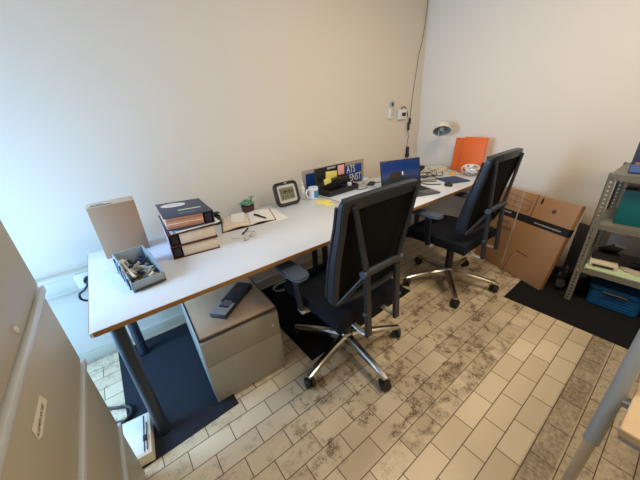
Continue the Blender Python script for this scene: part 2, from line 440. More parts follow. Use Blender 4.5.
# ---------------------------------------------------------------- drawer pedestal
pd = thing('drawer_pedestal', 'low grey metal drawer pedestal under the left desk', 'drawers', (.790, -.848, .004), -.045)
pw, pdp, ph = .40, .745, .432
MB().box((0, pdp/2+.012, ph/2+.012), (pw, pdp-.024, ph-.034), .003).build('body', M['steel'], pd)
MB().box((0, pdp/2, ph-.006), (pw-.012, pdp-.02, .012), .002).build('top_panel', M['steeltop'], pd)
rim = MB()
for sx in (-1, 1): rim.box((sx*(pw/2-.003), pdp/2, ph-.006), (.006, pdp, .016), .001)
rim.box((0, .003, ph-.010), (pw, .006, .008), .001); rim.build('rim', M['dark'], pd)
d1 = MB().box((0, -.0, ph-.094), (pw-.004, .02, .146), .002).build('drawer', M['steel'], pd)
d2 = MB().box((0, -.0, .140), (pw-.004, .02, .246), .002).build('drawer', M['steel'], pd)
MB().cyl((pw/2-.04, -.014, ph-.10), (pw/2-.04, -.008, ph-.10), .008).build('lock', M['rail'], d1)
for sx in (-1, 1):
    for yy in (.05, pdp-.06): MB().cyl((sx*.16, yy, .0), (sx*.16, yy, .02), .014).build('foot', M['black'], pd)
kb = thing('product_box', 'narrow black and grey product box lying on the drawer pedestal', 'box', (.830, -.655, .004+ph), -.90)
MB().box((0, 0, .014), (.092, .29, .028), .002).build('carton', M['dark'], kb)
MB().box((0, -.096, .0285), (.090, .096, .001)).build('grey_panel', M['inkgrey'], kb)
MB().box((.0, -.055, .0292), (.055, .07, .001)).build('black_label', M['ink'], kb)
text('lettering', 'LOGI\nBOX', .022, M['inkgrey'], kb, Tr(.0, -.065, .0348) @ Rz(math.pi/2), .0002) if False else None
st = MB()
for k in range(4): st.box((-.018+.012*k, -.055, .0299), (.005, .05-.008*(k % 2), .0004))
st.build('print_lines', M['inkgrey'], kb)
MB().box((.0, .075, .0284), (.03, .03, .0008)).build('red_mark', mat('printed_red', (120, 50, 48), .6), kb)

# ---------------------------------------------------------------- office chairs
def chair(x, y, base_rot, label):
    t = thing('office_chair', label, 'chair', (x, y, 0), 0, 'black mesh office chairs at the desks')
    # star base
    b = MB().lathe([(.0, .07), (.035, .07), (.045, .085), (.042, .125), (.032, .14), (.0, .14)], n=24).build('base_hub', M['chrome'], t)
    for k in range(5):
        a = base_rot+k*2*math.pi/5; T = Rz(a)
        arm = MB(); arm.ring_loft([[T @ Vector((xx, sy*w, z+sz*h)) for sy, sz in ((1, -1), (1, .5), (.55, 1), (-.55, 1), (-1, .5), (-1, -1))] for xx, w, z, h in ((.025, .026, .105, .026), (.12, .021, .104, .02), (.25, .017, .092, .014), (.335, .016, .080, .010), (.352, .012, .078, .008))])
        arm.build('base_arm', M['chrome'], t)
        cs = thing('caster', '', ''); cs.parent = t; del cs['label']; del cs['category']
        cs.location = (T @ Vector((.34, 0, 0))); cs.rotation_euler = (0, 0, a+1.1)
        w = MB()
        for sy in (-1, 1): w.lathe([(.0, -.011), (.024, -.011), (.031, -.006), (.031, .006), (.024, .011), (.0, .011)], T=Tr(0, sy*.016, .0315) @ Rx(math.pi/2), n=20)
        w.build('wheel', M['rubber'], cs)
        hd = MB().box((0.0, 0, .045), (.036, .010, .034), .004).cyl((0, 0, .04), (0, 0, .075), .006, n=10); hd.build('fork', M['rubber'], cs)
    MB().lathe([(.028, .13), (.028, .30), (.024, .30), (.024, .40)], n=20).build('gas_column', M['black'], t)
    # mechanism
    MB().box((0, .0, .405), (.16, .26, .05), .012).build('mechanism', M['black'], t)
    rl = MB()
    for sx in (-1, 1):
        rl.tube(smooth_path([(sx*.10, .06, .40), (sx*.105, -.08, .392), (sx*.108, -.22, .372), (sx*.106, -.268, .372)], 6), .016, 8, flat=.6)
    rl.tube(smooth_path([(-.10, -.13, .383), (0, -.155, .378), (.10, -.13, .383)], 6), .014, 8, flat=.6)
    rl.build('support_rail', M['tubes'], t)
    # seat: cushion with waterfall front
    s = MB(); nu, nv = 15, 13
    def top(u, v):
        xx = (u-.5)*.49; yy = -.212+v*.502; ex = abs(u-.5)*2
        k = 1-.08*(max(0, v-.55)/.45)**2
        return (xx*k*(1-.05*(1-v)), yy, .492-.030*max(0, (v-.75)/.25)**2-.022*ex**4+.008*ex**2-.01*(max(0, .15-v)/.15)**2)
    rows = []
    top_ring = [top(0, j/(nv-1)) for j in range(nv)]+[top(i/(nu-1), 1) for i in range(1, nu)]+[top(1, j/(nv-1)) for j in range(nv-2, -1, -1)]+[top(i/(nu-1), 0) for i in range(nu-2, 0, -1)]
    s.grid(nu, nv, top)
    s.ring_loft([top_ring, [(a*1.015, b_*1.0, c-.04) for a, b_, c in top_ring], [(a*.99, b_, c-.066) for a, b_, c in top_ring], [(a*.85, b_*.9, min(c-.066, .424)) for a, b_, c in top_ring]], cap=False)
    bmesh.ops.remove_doubles(s.b, verts=s.b.verts, dist=.0005)
    s.build('seat', M['seat'], t, smooth=60)
    MB().prism(rrect(.40, .38, .06, 5, 0, .04), .425, .438, bev=.004).build('seat_shell', M['black'], t)
    # backrest
    al = .174; L = .532; y0, z0 = -.158, .535
    def bk(u, v, off=0):      # u -1..1 across, v 0..1 up, off behind the plane
        w = (.457+(.468-.457)*v)/2
        bow = -.022*(1-u*u)          # middle of the back lies farther back
        lumb = .012*math.sin(math.pi*min(1, v*1.3))
        yy = y0+bow+lumb-.0-L*v*math.sin(al)-off*math.cos(al)
        zz = z0+L*v*math.cos(al)-off*math.sin(al)+.012*(1-u*u)*v
        return Vector((u*w, yy, zz))
    fr = MB()
    BW, BH = .462, L
    def sub(poly, n=3):            # extra points along the straight runs so that the frame follows the bow
        o = []
        for a_, b_ in zip(poly, poly[1:]+poly[:1]):
            m_ = max(1, int(math.hypot(b_[0]-a_[0], b_[1]-a_[1])/.035))
            o += [(a_[0]+(b_[0]-a_[0])*k/m_, a_[1]+(b_[1]-a_[1])*k/m_) for k in range(m_)]
        return o
    outer = sub(rrect(BW, BH, .024, 5, 0, BH/2))
    rings = []
    for (xo, yo) in outer:
        # inner edge: thicker rail at the top than at the sides
        tx, tb, tt_ = .030, .032, .046
        xi = max(-BW/2+tx, min(BW/2-tx, xo)); yi = max(tb, min(BH-tt_, yo))
        uv = lambda x_, y_, o_: bk(x_/(BW/2), y_/BH, o_)
        fo = -.009-.020*(1-yo/BH)       # the side frame is deeper towards the bottom
        rings.append([uv(xo, yo, fo), uv(xo, yo, .018), uv(xi, yi, .020), uv(xi, yi, fo)])
    fr.ring_loft(rings, closed=True)
    bmesh.ops.recalc_face_normals(fr.b, faces=fr.b.faces)
    bmesh.ops.bevel(fr.b, geom=[e for e in fr.b.edges if e.calc_face_angle(0) > .9], offset=.004, segments=2, affect='EDGES')
    fr.build('back_frame', M['frame'], t, smooth=40)
    pn = MB(); pn.grid(15, 15, lambda a, b_: bk((a*2-1)*.95, .03+b_*.92, .004)); pn.build('back_mesh', M['mesh'], t, solid=.006)
    # front cushion edge visible as second layer at the sides
    ly = MB()
    for sx in (-1, 1): ly.tube([bk(sx*.99, v, -.016-.020*(1-v)) for v in [.06+.088*k for k in range(11)]], .007, 8)
    ly.tube([bk(u, .985, -.017) for u in [-.9+.15*k for k in range(13)]], .006, 8)
    ly.build('front_trim', M['frame'], t)
    # rear carrier: uprights, crossbar, struts
    BX, BY, BZ = .102, -.262, .709
    MB().tube([(-BX-.012, BY, BZ), (BX+.012, BY, BZ)], .018, 12).build('crossbar', M['frame'], t)
    for sx in (-1, 1):
        MB().bar((sx*BX, -.278, .368), (sx*BX, BY, BZ), .040, .020, (1, 0, 0), .036, .020).build('upright', M['frame'], t)
        tp = bk(sx*.80, .955, .028); MB().bar((sx*BX, BY, BZ), tp, .030, .018, (1, 0, 0), .022, .014).build('strut', M['frame'], t)
        bt = bk(sx*.90, .03, .02); MB().bar((sx*BX, BY, BZ-.01), bt, .022, .016, (0, 0, 1), .018, .012).build('brace', M['frame'], t)
        MB().cyl((sx*(BX+.028), BY, BZ), (sx*(BX-.005), BY, BZ), .017, n=16).build('pivot', M['pad'], t)
        MB().cyl((sx*(BX+.026), -.272, .50), (sx*(BX-.0), -.272, .50), .009, n=12).build('bolt', M['pad'], t)
        # armrests
        arm = thing('armrest', '', ''); del arm['label']; del arm['category']; arm.parent = t
        poly = [(-.040, -.10), (-.046, -.02), (-.042, .07), (-.022, .125), (.010, .135), (.036, .10), (.044, .02), (.040, -.08), (.015, -.115), (-.020, -.118)]
        poly = [(p[0]*(1.22 if sx < 0 else -1.22), p[1]) for p in poly]
        if sx > 0: poly = poly[::-1]
        MB().prism([(sx*.29+p[0], .06+p[1]) for p in poly], .650, .670, bev=.007).build('armrest_pad', M['pad'], arm)
        MB().bar((sx*.268, .045, .415), (sx*.282, .050, .645), .020, .036, (1, 0, 0), .026, .056).build('armrest_post', M['frame'], arm)
        MB().bar((sx*.10, .03, .408), (sx*.278, .043, .412), .06, .020, (0, 1, 0), .05, .018).build('armrest_bracket', M['tubes'], arm)
    return t
chair(1.354, -.995, math.radians(192), 'black mesh office chair nearer the camera, at the notebook desk')
chair(2.475, -1.005, math.radians(147.6), 'black mesh office chair beside the leaning carton')

# ---------------------------------------------------------------- shelving unit
SX0, SY0 = 2.866, -1.692
sh = thing('metal_shelving', 'grey slotted-angle metal shelving unit at the right wall', 'shelving', (SX0, SY0, .008))
SD, SL, SH = .44, .86, .912
def slotted(px, py, sx, sy):
    m_ = MB(); w, th = .038, .003
    for ax in (0, 1):
        def bb(a0, a1, z0, z1):
            c = (a0+a1)/2; l = a1-a0
            if ax == 0: m_.box((px+sx*c, py+sy*th/2, (z0+z1)/2), (l, th, z1-z0))
            else: m_.box((px+sx*th/2, py+sy*c, (z0+z1)/2), (th, l, z1-z0))
        bb(0, .015, 0, SH); bb(.024, w, 0, SH)
        z = 0
        while z < SH-.01:
            bb(.015, .024, z, min(z+.014, SH)); z += .0262
    return m_
for px, sx in ((0, 1), (SD, -1)):
    for py, sy in ((0, -1), (-SL, 1)):
        slotted(px, py, sx, sy).build('post', M['galv'], sh)
for z in (.272, .592, .905):
    s_ = MB().box((SD/2, -SL/2, z-.002), (SD-.012, SL-.012, .004), .001)
    for xx in (.008, SD-.008): s_.box((xx, -SL/2, z-.018), (.003, SL-.014, .034))
    for yy in (-.008, -SL+.008): s_.box((SD/2, yy, z-.018), (SD-.014, .003, .034))
    so = s_.build('shelf', M['galv'], sh)
    for yy in (-.02, -SL+.02): MB().cyl((-.006, yy, z-.018), (.006, yy, z-.018), .007, n=8).build('bolt', M['chrome'], so)

# on the shelves
tl = thing('document_box', 'teal document box on the middle shelf', 'box', (3.05, -1.962, .60), .04)
MB().box((0, 0, .108), (.20, .38, .216), .004).build('box', M['teal'], tl)
MB().box((0, 0, .218), (.204, .384, .004), .001).build('lid', M['black'], tl)
MB().box((-.104, -.02, .12), (.006, .05, .02), .003).build('label_holder', M['teal'], tl)
nb = thing('software_box', 'dark navy printed box standing on top of the shelving', 'box', (3.03, -1.87, .9135), .1)
MB().box((0, 0, .11), (.15, .24, .22), .003).build('box', M['navy'], nb)
MB().box((-.0765, 0, .03), (.002, .235, .045)).build('blue_band', mat('printed_blue', (86, 112, 168), .5), nb)
MB().box((-.078, -.02, .03), (.001, .13, .014)).build('print_line', M['ink'], nb)
MB().box((-.0765, .03, .06), (.002, .15, .012)).build('brown_line', M['carton'], nb)
gp = thing('paper_stack', 'stack of pale green papers on the lowest shelf', 'paper', (2.942, -1.885, .2805), .03)
for k in range(5):
    MB().box((.006*math.sin(k*2.1), .005*math.cos(k*1.7), .002+.004*k), (.135, .29, .004), T=Rz(.03*math.sin(k*3))).build('sheet', M['green'], gp)
hp = thing('hole_punch', 'cream and black hole punch on the pale green papers', 'hole punch', (2.945, -1.810, .301), .15)
MB().box((0, 0, .015), (.085, .12, .03), .005).build('base', M['cream'], hp)
MB().box((-.044, 0, .012), (.006, .09, .012), .002).build('front_lip', M['black'], hp)
MB().box((.03, 0, .05), (.05, .11, .05), .008).build('punch_block', M['black'], hp)
hp.scale = (1.15, 1.15, 1.15)
MB().bar((.05, 0, .08), (-.05, -.035, .155), .085, .018, (0, 1, 0), .05, .014).build('lever', M['black'], hp)
wt = thing('stapler', 'black stapler lying behind the hole punch', 'stapler', (3.07, -1.99, .2805), .7)
MB().box((0, 0, .012), (.05, .18, .024), .006).build('base', M['black'], wt)
MB().box((0, .005, .042), (.038, .17, .026), .01, T=Tr(0, 0, 0) @ Rx(.08)).build('arm', M['dark'], wt)
pb = tag(MB().prism([(-.09, -.02), (.08, -.03), (.10, .0), (.06, .03), (-.08, .025)], 0, .012).build('card_offcut', M['cartonin'], loc=(2.945, -1.985, .301), rz=1.3), 'small pale card offcut on the pale green papers', 'card')
sb = thing('clear_box', 'smoky clear plastic box at the right of the lowest shelf', 'box', (3.00, -2.14, .2805), .0)
q = MB()
q.box((0, 0, .004), (.26, .16, .008), .002)
for sx in (-1, 1): q.box((sx*.128, 0, .08), (.004, .16, .16), .001)
for sy in (-1, 1): q.box((0, sy*.078, .08), (.252, .004, .16), .001)
q.build('box', M['smoke'], sb); MB().box((0, 0, .164), (.27, .17, .008), .003).build('lid', M['smoke'], sb)
cr = thing('storage_crate', 'blue plastic storage crate on the carpet under the lowest shelf', 'crate', (3.10, -1.925, .008), 0)
MB().prism(rrect(.34, .26, .025, 5), 0, .12, bev=.006).build('tub', M['crate'], cr)
MB().prism(rrect(.36, .275, .03, 5), .12, .15, bev=.008).build('lid', M['crate'], cr)
q = MB()
for z in (.03, .05, .07): q.box((-.171, 0, z), (.006, .20, .006), .002)
q.build('rib', M['crate'], cr)
MB().bar((-.186, -.06, .118), (-.186, .06, .118), .018, .014, (0, 0, 1)).build('handle', M['black'], cr)

# ---------------------------------------------------------------- leaning carton, clutter behind it
bx = thing('cardboard_carton', 'large flat brown cardboard carton leaning on the right wall', 'carton', (2.868, -1.515, .005), 0)
e_ = Vector((.375, .927, 0)).normalized(); nrm = Vector((e_.y, -e_.x, 0)); upv = (nrm*.16+Vector((0, 0, .635))).normalized()
back = upv.cross(e_).normalized()
if back.x < 0: back = -back
# local frame: X along bottom edge (away), Y up the face, Z towards the viewer
TB = Matrix((e_, upv, -back)).transposed().to_4x4()
LW, LH, LT = .665, .672, .045
U0 = -.028
MB().box((U0+LW/2, LH/2, -LT/2), (LW, LH, LT), .003, T=TB).build('box', M['carton'], bx)
MB().box((U0+LW/2, .468, .0006), (LW, .058, .0012), T=TB).box((U0-.0006, .468, -LT/2), (.0012, .058, LT), T=TB).build('printed_band', M['ink'], bx)
ds = MB(); r_ = random.Random(3)
for a0, a1, v_ in ((.02, .225, .463), (.44, .54, .476)):
    xx = a0
    while xx < a1:
        w_ = r_.uniform(.005, .014); ds.box((xx+w_/2, v_, .0016), (w_, .010, .0008), T=TB); xx += w_+.004
ds.build('band_print', M['inkgrey'], bx)
def carton_text(s, u, v, size, w):
    text('lettering', s, size, M['purple'], bx, TB @ Tr(u, v, .0016) @ Matrix.Diagonal((-1, 1, 1, 1)), .0003, width=w)
carton_text('soop', .474, .398, .060, .115); carton_text('loopah', .455, .345, .060, .15)
for u0, v0, u1, v1, w_ in ((.275, .50, .280, LH, .007), (.58, .52, .58, .655, .003), (.31, .52, .31, .615, .003), (.58, .64, .31, .605, .003), (.58, .53, .31, .53, .003), (.58, .585, .31, .57, .003), (.45, .53, .45, .62, .003), (.305, .0, .285, .176, .004), (.26, .203, .156, .195, .007)):
    d_ = Vector((u1-u0, v1-v0, 0)); MB().bar(TB @ Vector((u0, v0, .0006)), TB @ Vector((u1, v1, .0006)), w_, .0014, TB.to_3x3() @ Vector((-d_.y, d_.x, 0))).build('printed_line', M['purple'], bx)
MB().box((.237, .635, .0008), (.014, .045, .0016), T=TB).build('printed_symbol', M['ink'], bx)
MB().lathe([(.0, 0), (.016, 0), (.016, .0014), (.0, .0014)], T=TB @ Tr(.124, .584, 0)).build('printed_symbol', M['purple'], bx)
MB().bar(TB @ Vector((.405, .670, .0008)), TB @ Vector((.335, .05, .0008)), .012, .0012, e_).build('tape', M['tape'], bx)
c2 = thing('cardboard_sheet', 'dark folded carton with a cream flap behind the leaning carton', 'carton', (3.215, -1.622, .005), 0)
MB().box((0, 0, .225), (.11, .020, .45), .002, T=Ry(.12) @ Rz(.9)).build('panel', M['dark'], c2)
MB().box((.0, .0, .49), (.10, .010, .08), .002, T=Ry(.12) @ Rz(.9)).build('flap', M['cartonin'], c2)
def lump(name, label, cat, loc, r, m_, seed, amp=.25):
    o = MB().ell((0, 0, r[2]), r, u=28, v=18); rg = random.Random(seed)
    ph = [(Vector((rg.uniform(-1, 1), rg.uniform(-1, 1), rg.uniform(-1, 1))).normalized()*rg.uniform(2.5, 8), rg.uniform(0, 6), rg.uniform(.3, 1)) for _ in range(14)]
    for v in o.b.verts:
        n_ = Vector((v.co.x/r[0], v.co.y/r[1], (v.co.z-r[2])/r[2])); s_ = sum(w*math.sin(f.dot(n_)+p) for f, p, w in ph)/14
        v.co.x *= 1+amp*s_; v.co.y *= 1+amp*s_; v.co.z = max(0, v.co.z*(1+amp*s_))
    return tag(o.build(name, m_, loc=loc, smooth=0), label, cat)
lump('plastic_bag', 'crumpled black bag on the carpet between carton and shelving', 'bag', (3.08, -1.625, .005), (.07, .045, .075), M['bag'], 4, .8)
lump('plastic_bag', 'smaller dark bag on the carpet in front of the black one', 'bag', (2.99, -1.632, .005), (.05, .03, .04), M['dark'], 9, .5)

# ---------------------------------------------------------------- things on the desk
D = DZ
# cardboard box standing behind the bin
cb = thing('cardboard_box', 'grey-brown cardboard box standing upright behind the parts bin', 'box', (.460, -.255, D), -.02)
MB().box((0, 0, .134), (.196, .10, .268), .002).build('box', M['carton2'], cb)
MB().box((0.0, .002, .2695), (.198, .104, .003), .001).build('top_flap', M['cartonin'], cb)
MB().box((.0990, .0, .134), (.002, .098, .266)).build('side_panel', M['cartonin'], cb)
MB().box((-.04, -.036, .2715), (.09, .012, .0012)).box((-.055, -.012, .2715), (.05, .006, .0012)).build('slot', M['ink'], cb)
# parts bin
bn = thing('parts_bin', 'small grey-blue storage bin full of connectors on the desk corner', 'bin', (.476, -.620, D), .13)
bn.rotation_euler = (0, 0, .13)
bw, bl, bh = .125, .275, .088
q = MB(); q.box((0, 0, .004), (bw, bl, .008), .002)
q.box((0, bl/2-.003, bh/2), (bw, .006, bh), .001)
q.box((0, -bl/2+.003, .022), (bw, .006, .044), .001)
side = [(-bl/2, 0), (bl/2, 0), (bl/2, bh), (.0, bh), (-bl/2+.03, .050), (-bl/2, .046)]
TS = Matrix(((0, 0, 1, 0), (1, 0, 0, 0), (0, 1, 0, 0), (0, 0, 0, 1)))
for sx in (-1, 1): q.prism(side, -.0025, .0025, Tr(sx*(bw/2-.0025), 0, 0) @ TS)
q.build('tub', M['bin'], bn)
for k in range(5):
    yy = -bl/2+.03+k*.05
    MB().box((-bw/2-.003, yy, .030 if k == 0 else .042), (.006, .010, .05 if k == 0 else .076), .001).build('rib', M['bin'] if k % 2 else M['dark'], bn)
MB().box((0, -bl/2-.006, .010), (bw-.01, .010, .006), .002).build('front_ledge', M['dark'], bn)
rg = random.Random(11); cols = [M['dark'], M['silver'], M['black'], M['cream'], M['brass'], M['white'], M['bin'], M['blue']]
for k in range(46):
    m_ = cols[rg.randrange(len(cols))]
    T = Tr(rg.uniform(-.042, .042), rg.uniform(-.105, .105), .016+rg.uniform(0, .034)) @ Rz(rg.uniform(0, 6.3)) @ Rx(rg.uniform(-.6, .6)) @ Ry(rg.uniform(-.5, .5))
    q = MB().box((0, 0, 0), (.014, .03, .009), .002, T=T).box((0, .02, 0), (.009, .012, .005), .001, T=T)
    if k % 3 == 0: q.cyl(T @ Vector((0, -.015, 0)), T @ Vector((0, -.045, 0)), .003, n=8)
    tag(q.build('connector', m_), 'small loose connector in the parts bin', 'connector', 'connectors in the parts bin')
    o = bpy.context.scene.collection.objects[-1]; o.matrix_world = Tr(*bn.location) @ Rz(.13)
tg = thing('cable_tie_strap', 'cream metal strip lying along the left rim of the parts bin', 'strip', (0, 0, 0))
tg.location = bn.location; tg.rotation_euler = bn.rotation_euler
MB().bar((-.045, .06, .062), (-.040, -.115, .060), .010, .004, (1, 0, 0)).build('strip', M['cream'], tg); MB().box((-.045, .075, .064), (.026, .03, .012), .004).build('plug', M['white'], tg)

# binders
def binder(loc, rz, cover, pages, spine_side, label, spine_m, group='ring binders in the stack'):
    t = thing('ring_binder', label, 'binder', loc, rz, group)
    w, l, h = .225, .30, .064
    sp = spine_side
    c = MB().box((0, 0, .0015), (w, l, .003), .0008).box((0, 0, h-.0015), (w, l, .003), .0008)
    c.build('cover', cover, t)
    MB().box((sp*(w/2-.0015), 0, h/2), (.003, l, h-.004), .0008).build('spine', spine_m, t)
    if sp > 0: MB().box((-sp*(w/2-.010), 0, h/2), (.002, l-.02, h-.012)).build('page_side', M['paper'], t)
    MB().box((-sp*.022, 0, h/2), (w-.058, l-.012, h-.010), .001).build('page_block', pages, t)
    if pages is M['pageo']:
        for q_ in range(3): MB().box((-sp*.022, -.001, .012+.017*q_), (w-.062, l-.012, .005), .001).build('divider', M['pages'] if q_ % 2 else M['redb2'], t)
    a = MB().box((sp*(w/2-.026), -l/2+.02, h/2), (.034, .03, h-.016), .004); a.build('lever_arch', M['black'], t)
    return t
b1 = binder((.752, -.432, D), -.12, M['redb'], M['pages'], -1, 'red-brown ring binder at the bottom of the binder stack', M['lilac'])
b2 = binder((.748, -.432, D+.065), -.08, M['redb'], M['pages'], -1, 'red-brown ring binder in the middle of the stack', M['lilac'])
pp = thing('loose_papers', 'loose grey-white papers between the top and middle binders', 'paper', (.762, -.420, D+.1295), -.02)
for k in range(3): MB().box((.004*k, -.006*k, .0015+.003*k), (.224-.006*k, .305, .0028), T=Rz(.03*(k-1))).build('sheet', M['paper'] if k != 1 else M['bin'], pp)
b3 = binder((.748, -.425, D+.144), -.05, M['navy'], M['pageo'], 1, 'navy ring binder with white oval label on top of the stack', M['navy'])
MB().lathe([(.0, 0), (.05, 0), (.05, .0008), (.0, .0008)], T=Tr(-.035, .075, .0642) @ Matrix.Diagonal((1.2, .8, 1, 1)), n=32).build('oval_label', M['white'], b3)
b3.rotation_euler = (0, .05, -.05)
ol = MB()
for k in range(2): ol.box((-.035, .085-.018*k, .0653), (.06, .004, .0004))
ol.build('label_print', M['inkgrey'], b3)
MB().box((.022, -.045, .0646), (.11, .016, .0008)).build('pale_strip', M['green'], b3)
MB().box((.0, -.10, .0643), (.08, .004, .0005)).build('print_line', M['inkgrey'], b3)

# small plants
def rosette(c, r, m_, parent, n=16, h=.05, seed=1, name='leaf'):
    q = MB(); rg = random.Random(seed)
    for k in range(n):
        a = k*2.4; s = k/n; el = .2+1.1*s; ln_ = r*(1.0-.45*s); T = Tr(*c) @ Rz(a) @ Ry(-el)
        q.ell((ln_*.5, 0, 0), (ln_*.52, r*.18, r*.09), T=T, u=10, v=6)
    q.build(name, m_, parent)
p1 = thing('potted_succulent', 'pale green succulent in a plum pot behind the open notebook', 'plant', (1.206, -.158, D), 0)
MB().lathe([(.0, 0), (.042, 0), (.047, .045), (.047, .05), (.040, .05), (.039, .044), (.0, .043)]).build('pot', M['pot'], p1)
MB().lathe([(.0, .04), (.038, .042), (.038, .045), (.0, .047)]).build('soil', M['soil'], p1)
for k, (dx, dy, r, hh) in enumerate(((-.034, .0, .040, .060), (.018, -.014, .040, .058), (.0, .024, .034, .070), (-.010, -.032, .034, .056), (-.004, .0, .034, .076))): rosette((dx, dy, hh), r, M['succ'], p1, 15, seed=k, name='rosette')
q = MB().tube(smooth_path([(.02, .01, .05), (.034, .012, .075), (.036, .0, .095)]), .004, 8); q.build('stem', M['succ2'], p1)
rosette((.036, 0, .096), .026, M['succ'], p1, 12, seed=9, name='rosette')
p2 = thing('potted_plant', 'small dark green plant half hidden behind the binder stack', 'plant', (.955, -.215, D), 0)
MB().lathe([(.0, 0), (.03, 0), (.035, .045), (.035, .05), (.029, .05), (.028, .044), (.0, .043)]).build('pot', M['ink'], p2)
for k, (dx, dy) in enumerate(((0, 0), (.018, .008), (-.015, .01), (.004, -.018))): rosette((dx, dy, .055+.004*k), .028, M['succ2'], p2, 13, seed=20+k, name='rosette')

# open notebook
nbk = thing('open_notebook', 'open notebook with dark cover and blank white pages', 'notebook', (1.137, -.30, D), -.13)
def page(sx, m_, tint):
    q = MB()
    def f(u, v):
        xx = sx*u*.165; return (xx+(.05*(v-.5))*1.0, (v-.5)*.255, .006+.010*math.sin(math.pi*min(1, u*1.1))**1*(1-u*.4))
    q.grid(12, 6, f); return q.build('page_stack', m_, nbk, solid=.006)
cv = MB(); sk = Matrix.Identity(4); sk[0][1] = .05/.255
cv.box((0, 0, .0015), (.345, .268, .003), .001, T=sk); cv.build('cover', M['ink'], nbk)
page(-1, M['pages'], 0); page(1, M['paper'], 0)
MB().prism([(-.11, -.02), (-.03, -.07), (-.012, .12), (-.10, .13)], .0165, .0172, sk).build('loose_page', M['paper'], nbk)
lp = tag(MB().box((0, 0, .001), (.16, .25, .0016), .0003).build('paper_sheet', M['paper'], loc=(1.275, -.345, D), rz=-.10), 'single white sheet sticking out from under the notebook', 'paper')
pn = thing('ballpoint_pen', 'dark pen lying on the right page of the notebook', 'pen', (1.195, -.365, D+.021), .45)
MB().tube([(.016, .060, .002), (-.010, -.055, .002)], .0048, 10).build('barrel', M['ink'], pn); MB().tube([(-.010, -.055, .002), (-.013, -.067, .001)], [.0045, .001], 10).build('tip', M['silver'], pn)
MB().bar((.018, .060, .008), (.004, .0, .008), .006, .002, (1, 0, 0)).build('clip', M['dark'], pn)
# eyeglasses
eg = thing('eyeglasses', 'thin-framed eyeglasses lying on the desk before the notebook', 'glasses', (1.015, -.600, D), .45)
eg.scale = (.82, .82, .82)
for sx in (-1, 1):
    ring = [(sx*.033+.026*math.cos(a), 0, .019+.018*math.sin(a)) for a in [k*math.pi/9 for k in range(18)]]
    rm = MB().tube(ring, .0015, 6, closed=True).build('rim', M['brass'], eg)
    MB().lathe([(.0, 0), (.024, 0), (.024, .0012), (.0, .0012)], T=Tr(sx*.033, 0, .019) @ Rx(math.pi/2) @ Matrix.Diagonal((1, .7, 1, 1))).build('lens', M['glass'], rm)
    MB().tube(smooth_path([(sx*.060, 0, .024), (sx*.064, .03, .022), (sx*.058, .10, .010), (sx*.054, .125, .003)]), .0014, 6).build('temple', M['brass'], eg)
MB().tube(smooth_path([(-.008, 0, .024), (0, 0, .028), (.008, 0, .024)]), .0015, 6).build('bridge', M['brass'], eg)
p_ = thing('ballpoint_pen', 'dark pen lying at the near edge of the notebook', 'pen', (1.045, -.475, D), 0)
MB().tube([(-.04, -.045, .005), (.02, .018, .005)], .0045, 10).build('barrel', M['ink'], p_); MB().tube([(.02, .018, .005), (.026, .024, .004)], [.0042, .001], 8).build('tip', M['brass'], p_)

# digital clock
ck = thing('digital_clock', 'square black digital clock with rounded corners and grey display', 'clock', (1.492, -.252, D+.004), -.02)
TC = Rx(math.pi/2-.30)        # local X across, Y up, Z towards viewer
cw, chh = .196, .172
q = MB(); oo = rrect(cw, chh, .036, 6, 0, chh/2); ii = rrect(cw-.045, chh-.042, .018, 6, 0, chh/2)
q.ring_loft([[TC @ Vector((*p, z)) for p in ring] for ring, z in ((oo, -.012), (oo, .008), (rrect(cw-.012, chh-.012, .031, 6, 0, chh/2), .014), (ii, .012), (ii, .004), (ii, -.012))], closed=True)
q.build('case', M['black'], ck)
MB().prism(rrect(cw-.044, chh-.041, .018, 6, 0, chh/2), -.010, .006, TC).build('bezel', M['silver'], ck)
MB().box((0, chh/2, .0066), (.116, .088, .0016), T=TC).build('display', M['lcd'], ck)
text('digits', '10:26', .046, M['ink'], ck, TC @ Tr(0, chh/2+.012, .0078), .0003, width=.104)
text('digits', '21.4  45', .026, M['ink'], ck, TC @ Tr(0, chh/2-.023, .0078), .0003, width=.096)
MB().prism(rrect(.022, .006, .003, 3, 0, chh-.011), .0135, .0150, TC).build('button', M['silver'], ck)
MB().bar((0, .022, .10), (0, .075, .002), .06, .006, (1, 0, 0)).build('stand', M['black'], ck)

# spray bottle, mug
sbt = thing('spray_bottle', 'small white spray bottle between clock and mug', 'bottle', (1.650, -.195, D), 0)
MB().lathe([(.0, 0), (.019, 0), (.021, .004), (.021, .085), (.016, .098), (.010, .104), (.010, .11), (.0, .11)]).build('bottle', M['white'], sbt)
MB().lathe([(.011, .108), (.012, .125), (.007, .13), (.006, .148), (.0, .149)]).build('nozzle', M['white'], sbt)
mg = thing('mug', 'white mug with blue print beside the black desk organiser', 'mug', (1.722, -.240, D), .0)
MB().lathe([(.0, 0), (.036, 0), (.039, .004), (.039, .088), (.0365, .09), (.0355, .086), (.0355, .01), (.0, .008)]).build('cup', M['mug'], mg)
MB().tube(smooth_path([(-.034, -.004, .074), (-.062, -.008, .078), (-.074, -.010, .05), (-.062, -.008, .020), (-.034, -.004, .018)]), .006, 8).build('handle', M['mug'], mg)
q = MB()
rings = [[(r*math.cos(a), r*math.sin(a), z) for a in [math.radians(-118+k*112/14) for k in range(15)]] for r, z in ((.0396, .012), (.0396, .068))]
for k in range(14): q._add([rings[0][k], rings[0][k+1], rings[1][k+1], rings[1][k]], [(0, 1, 2, 3)])
q.build('print', M['mugb'], mg)
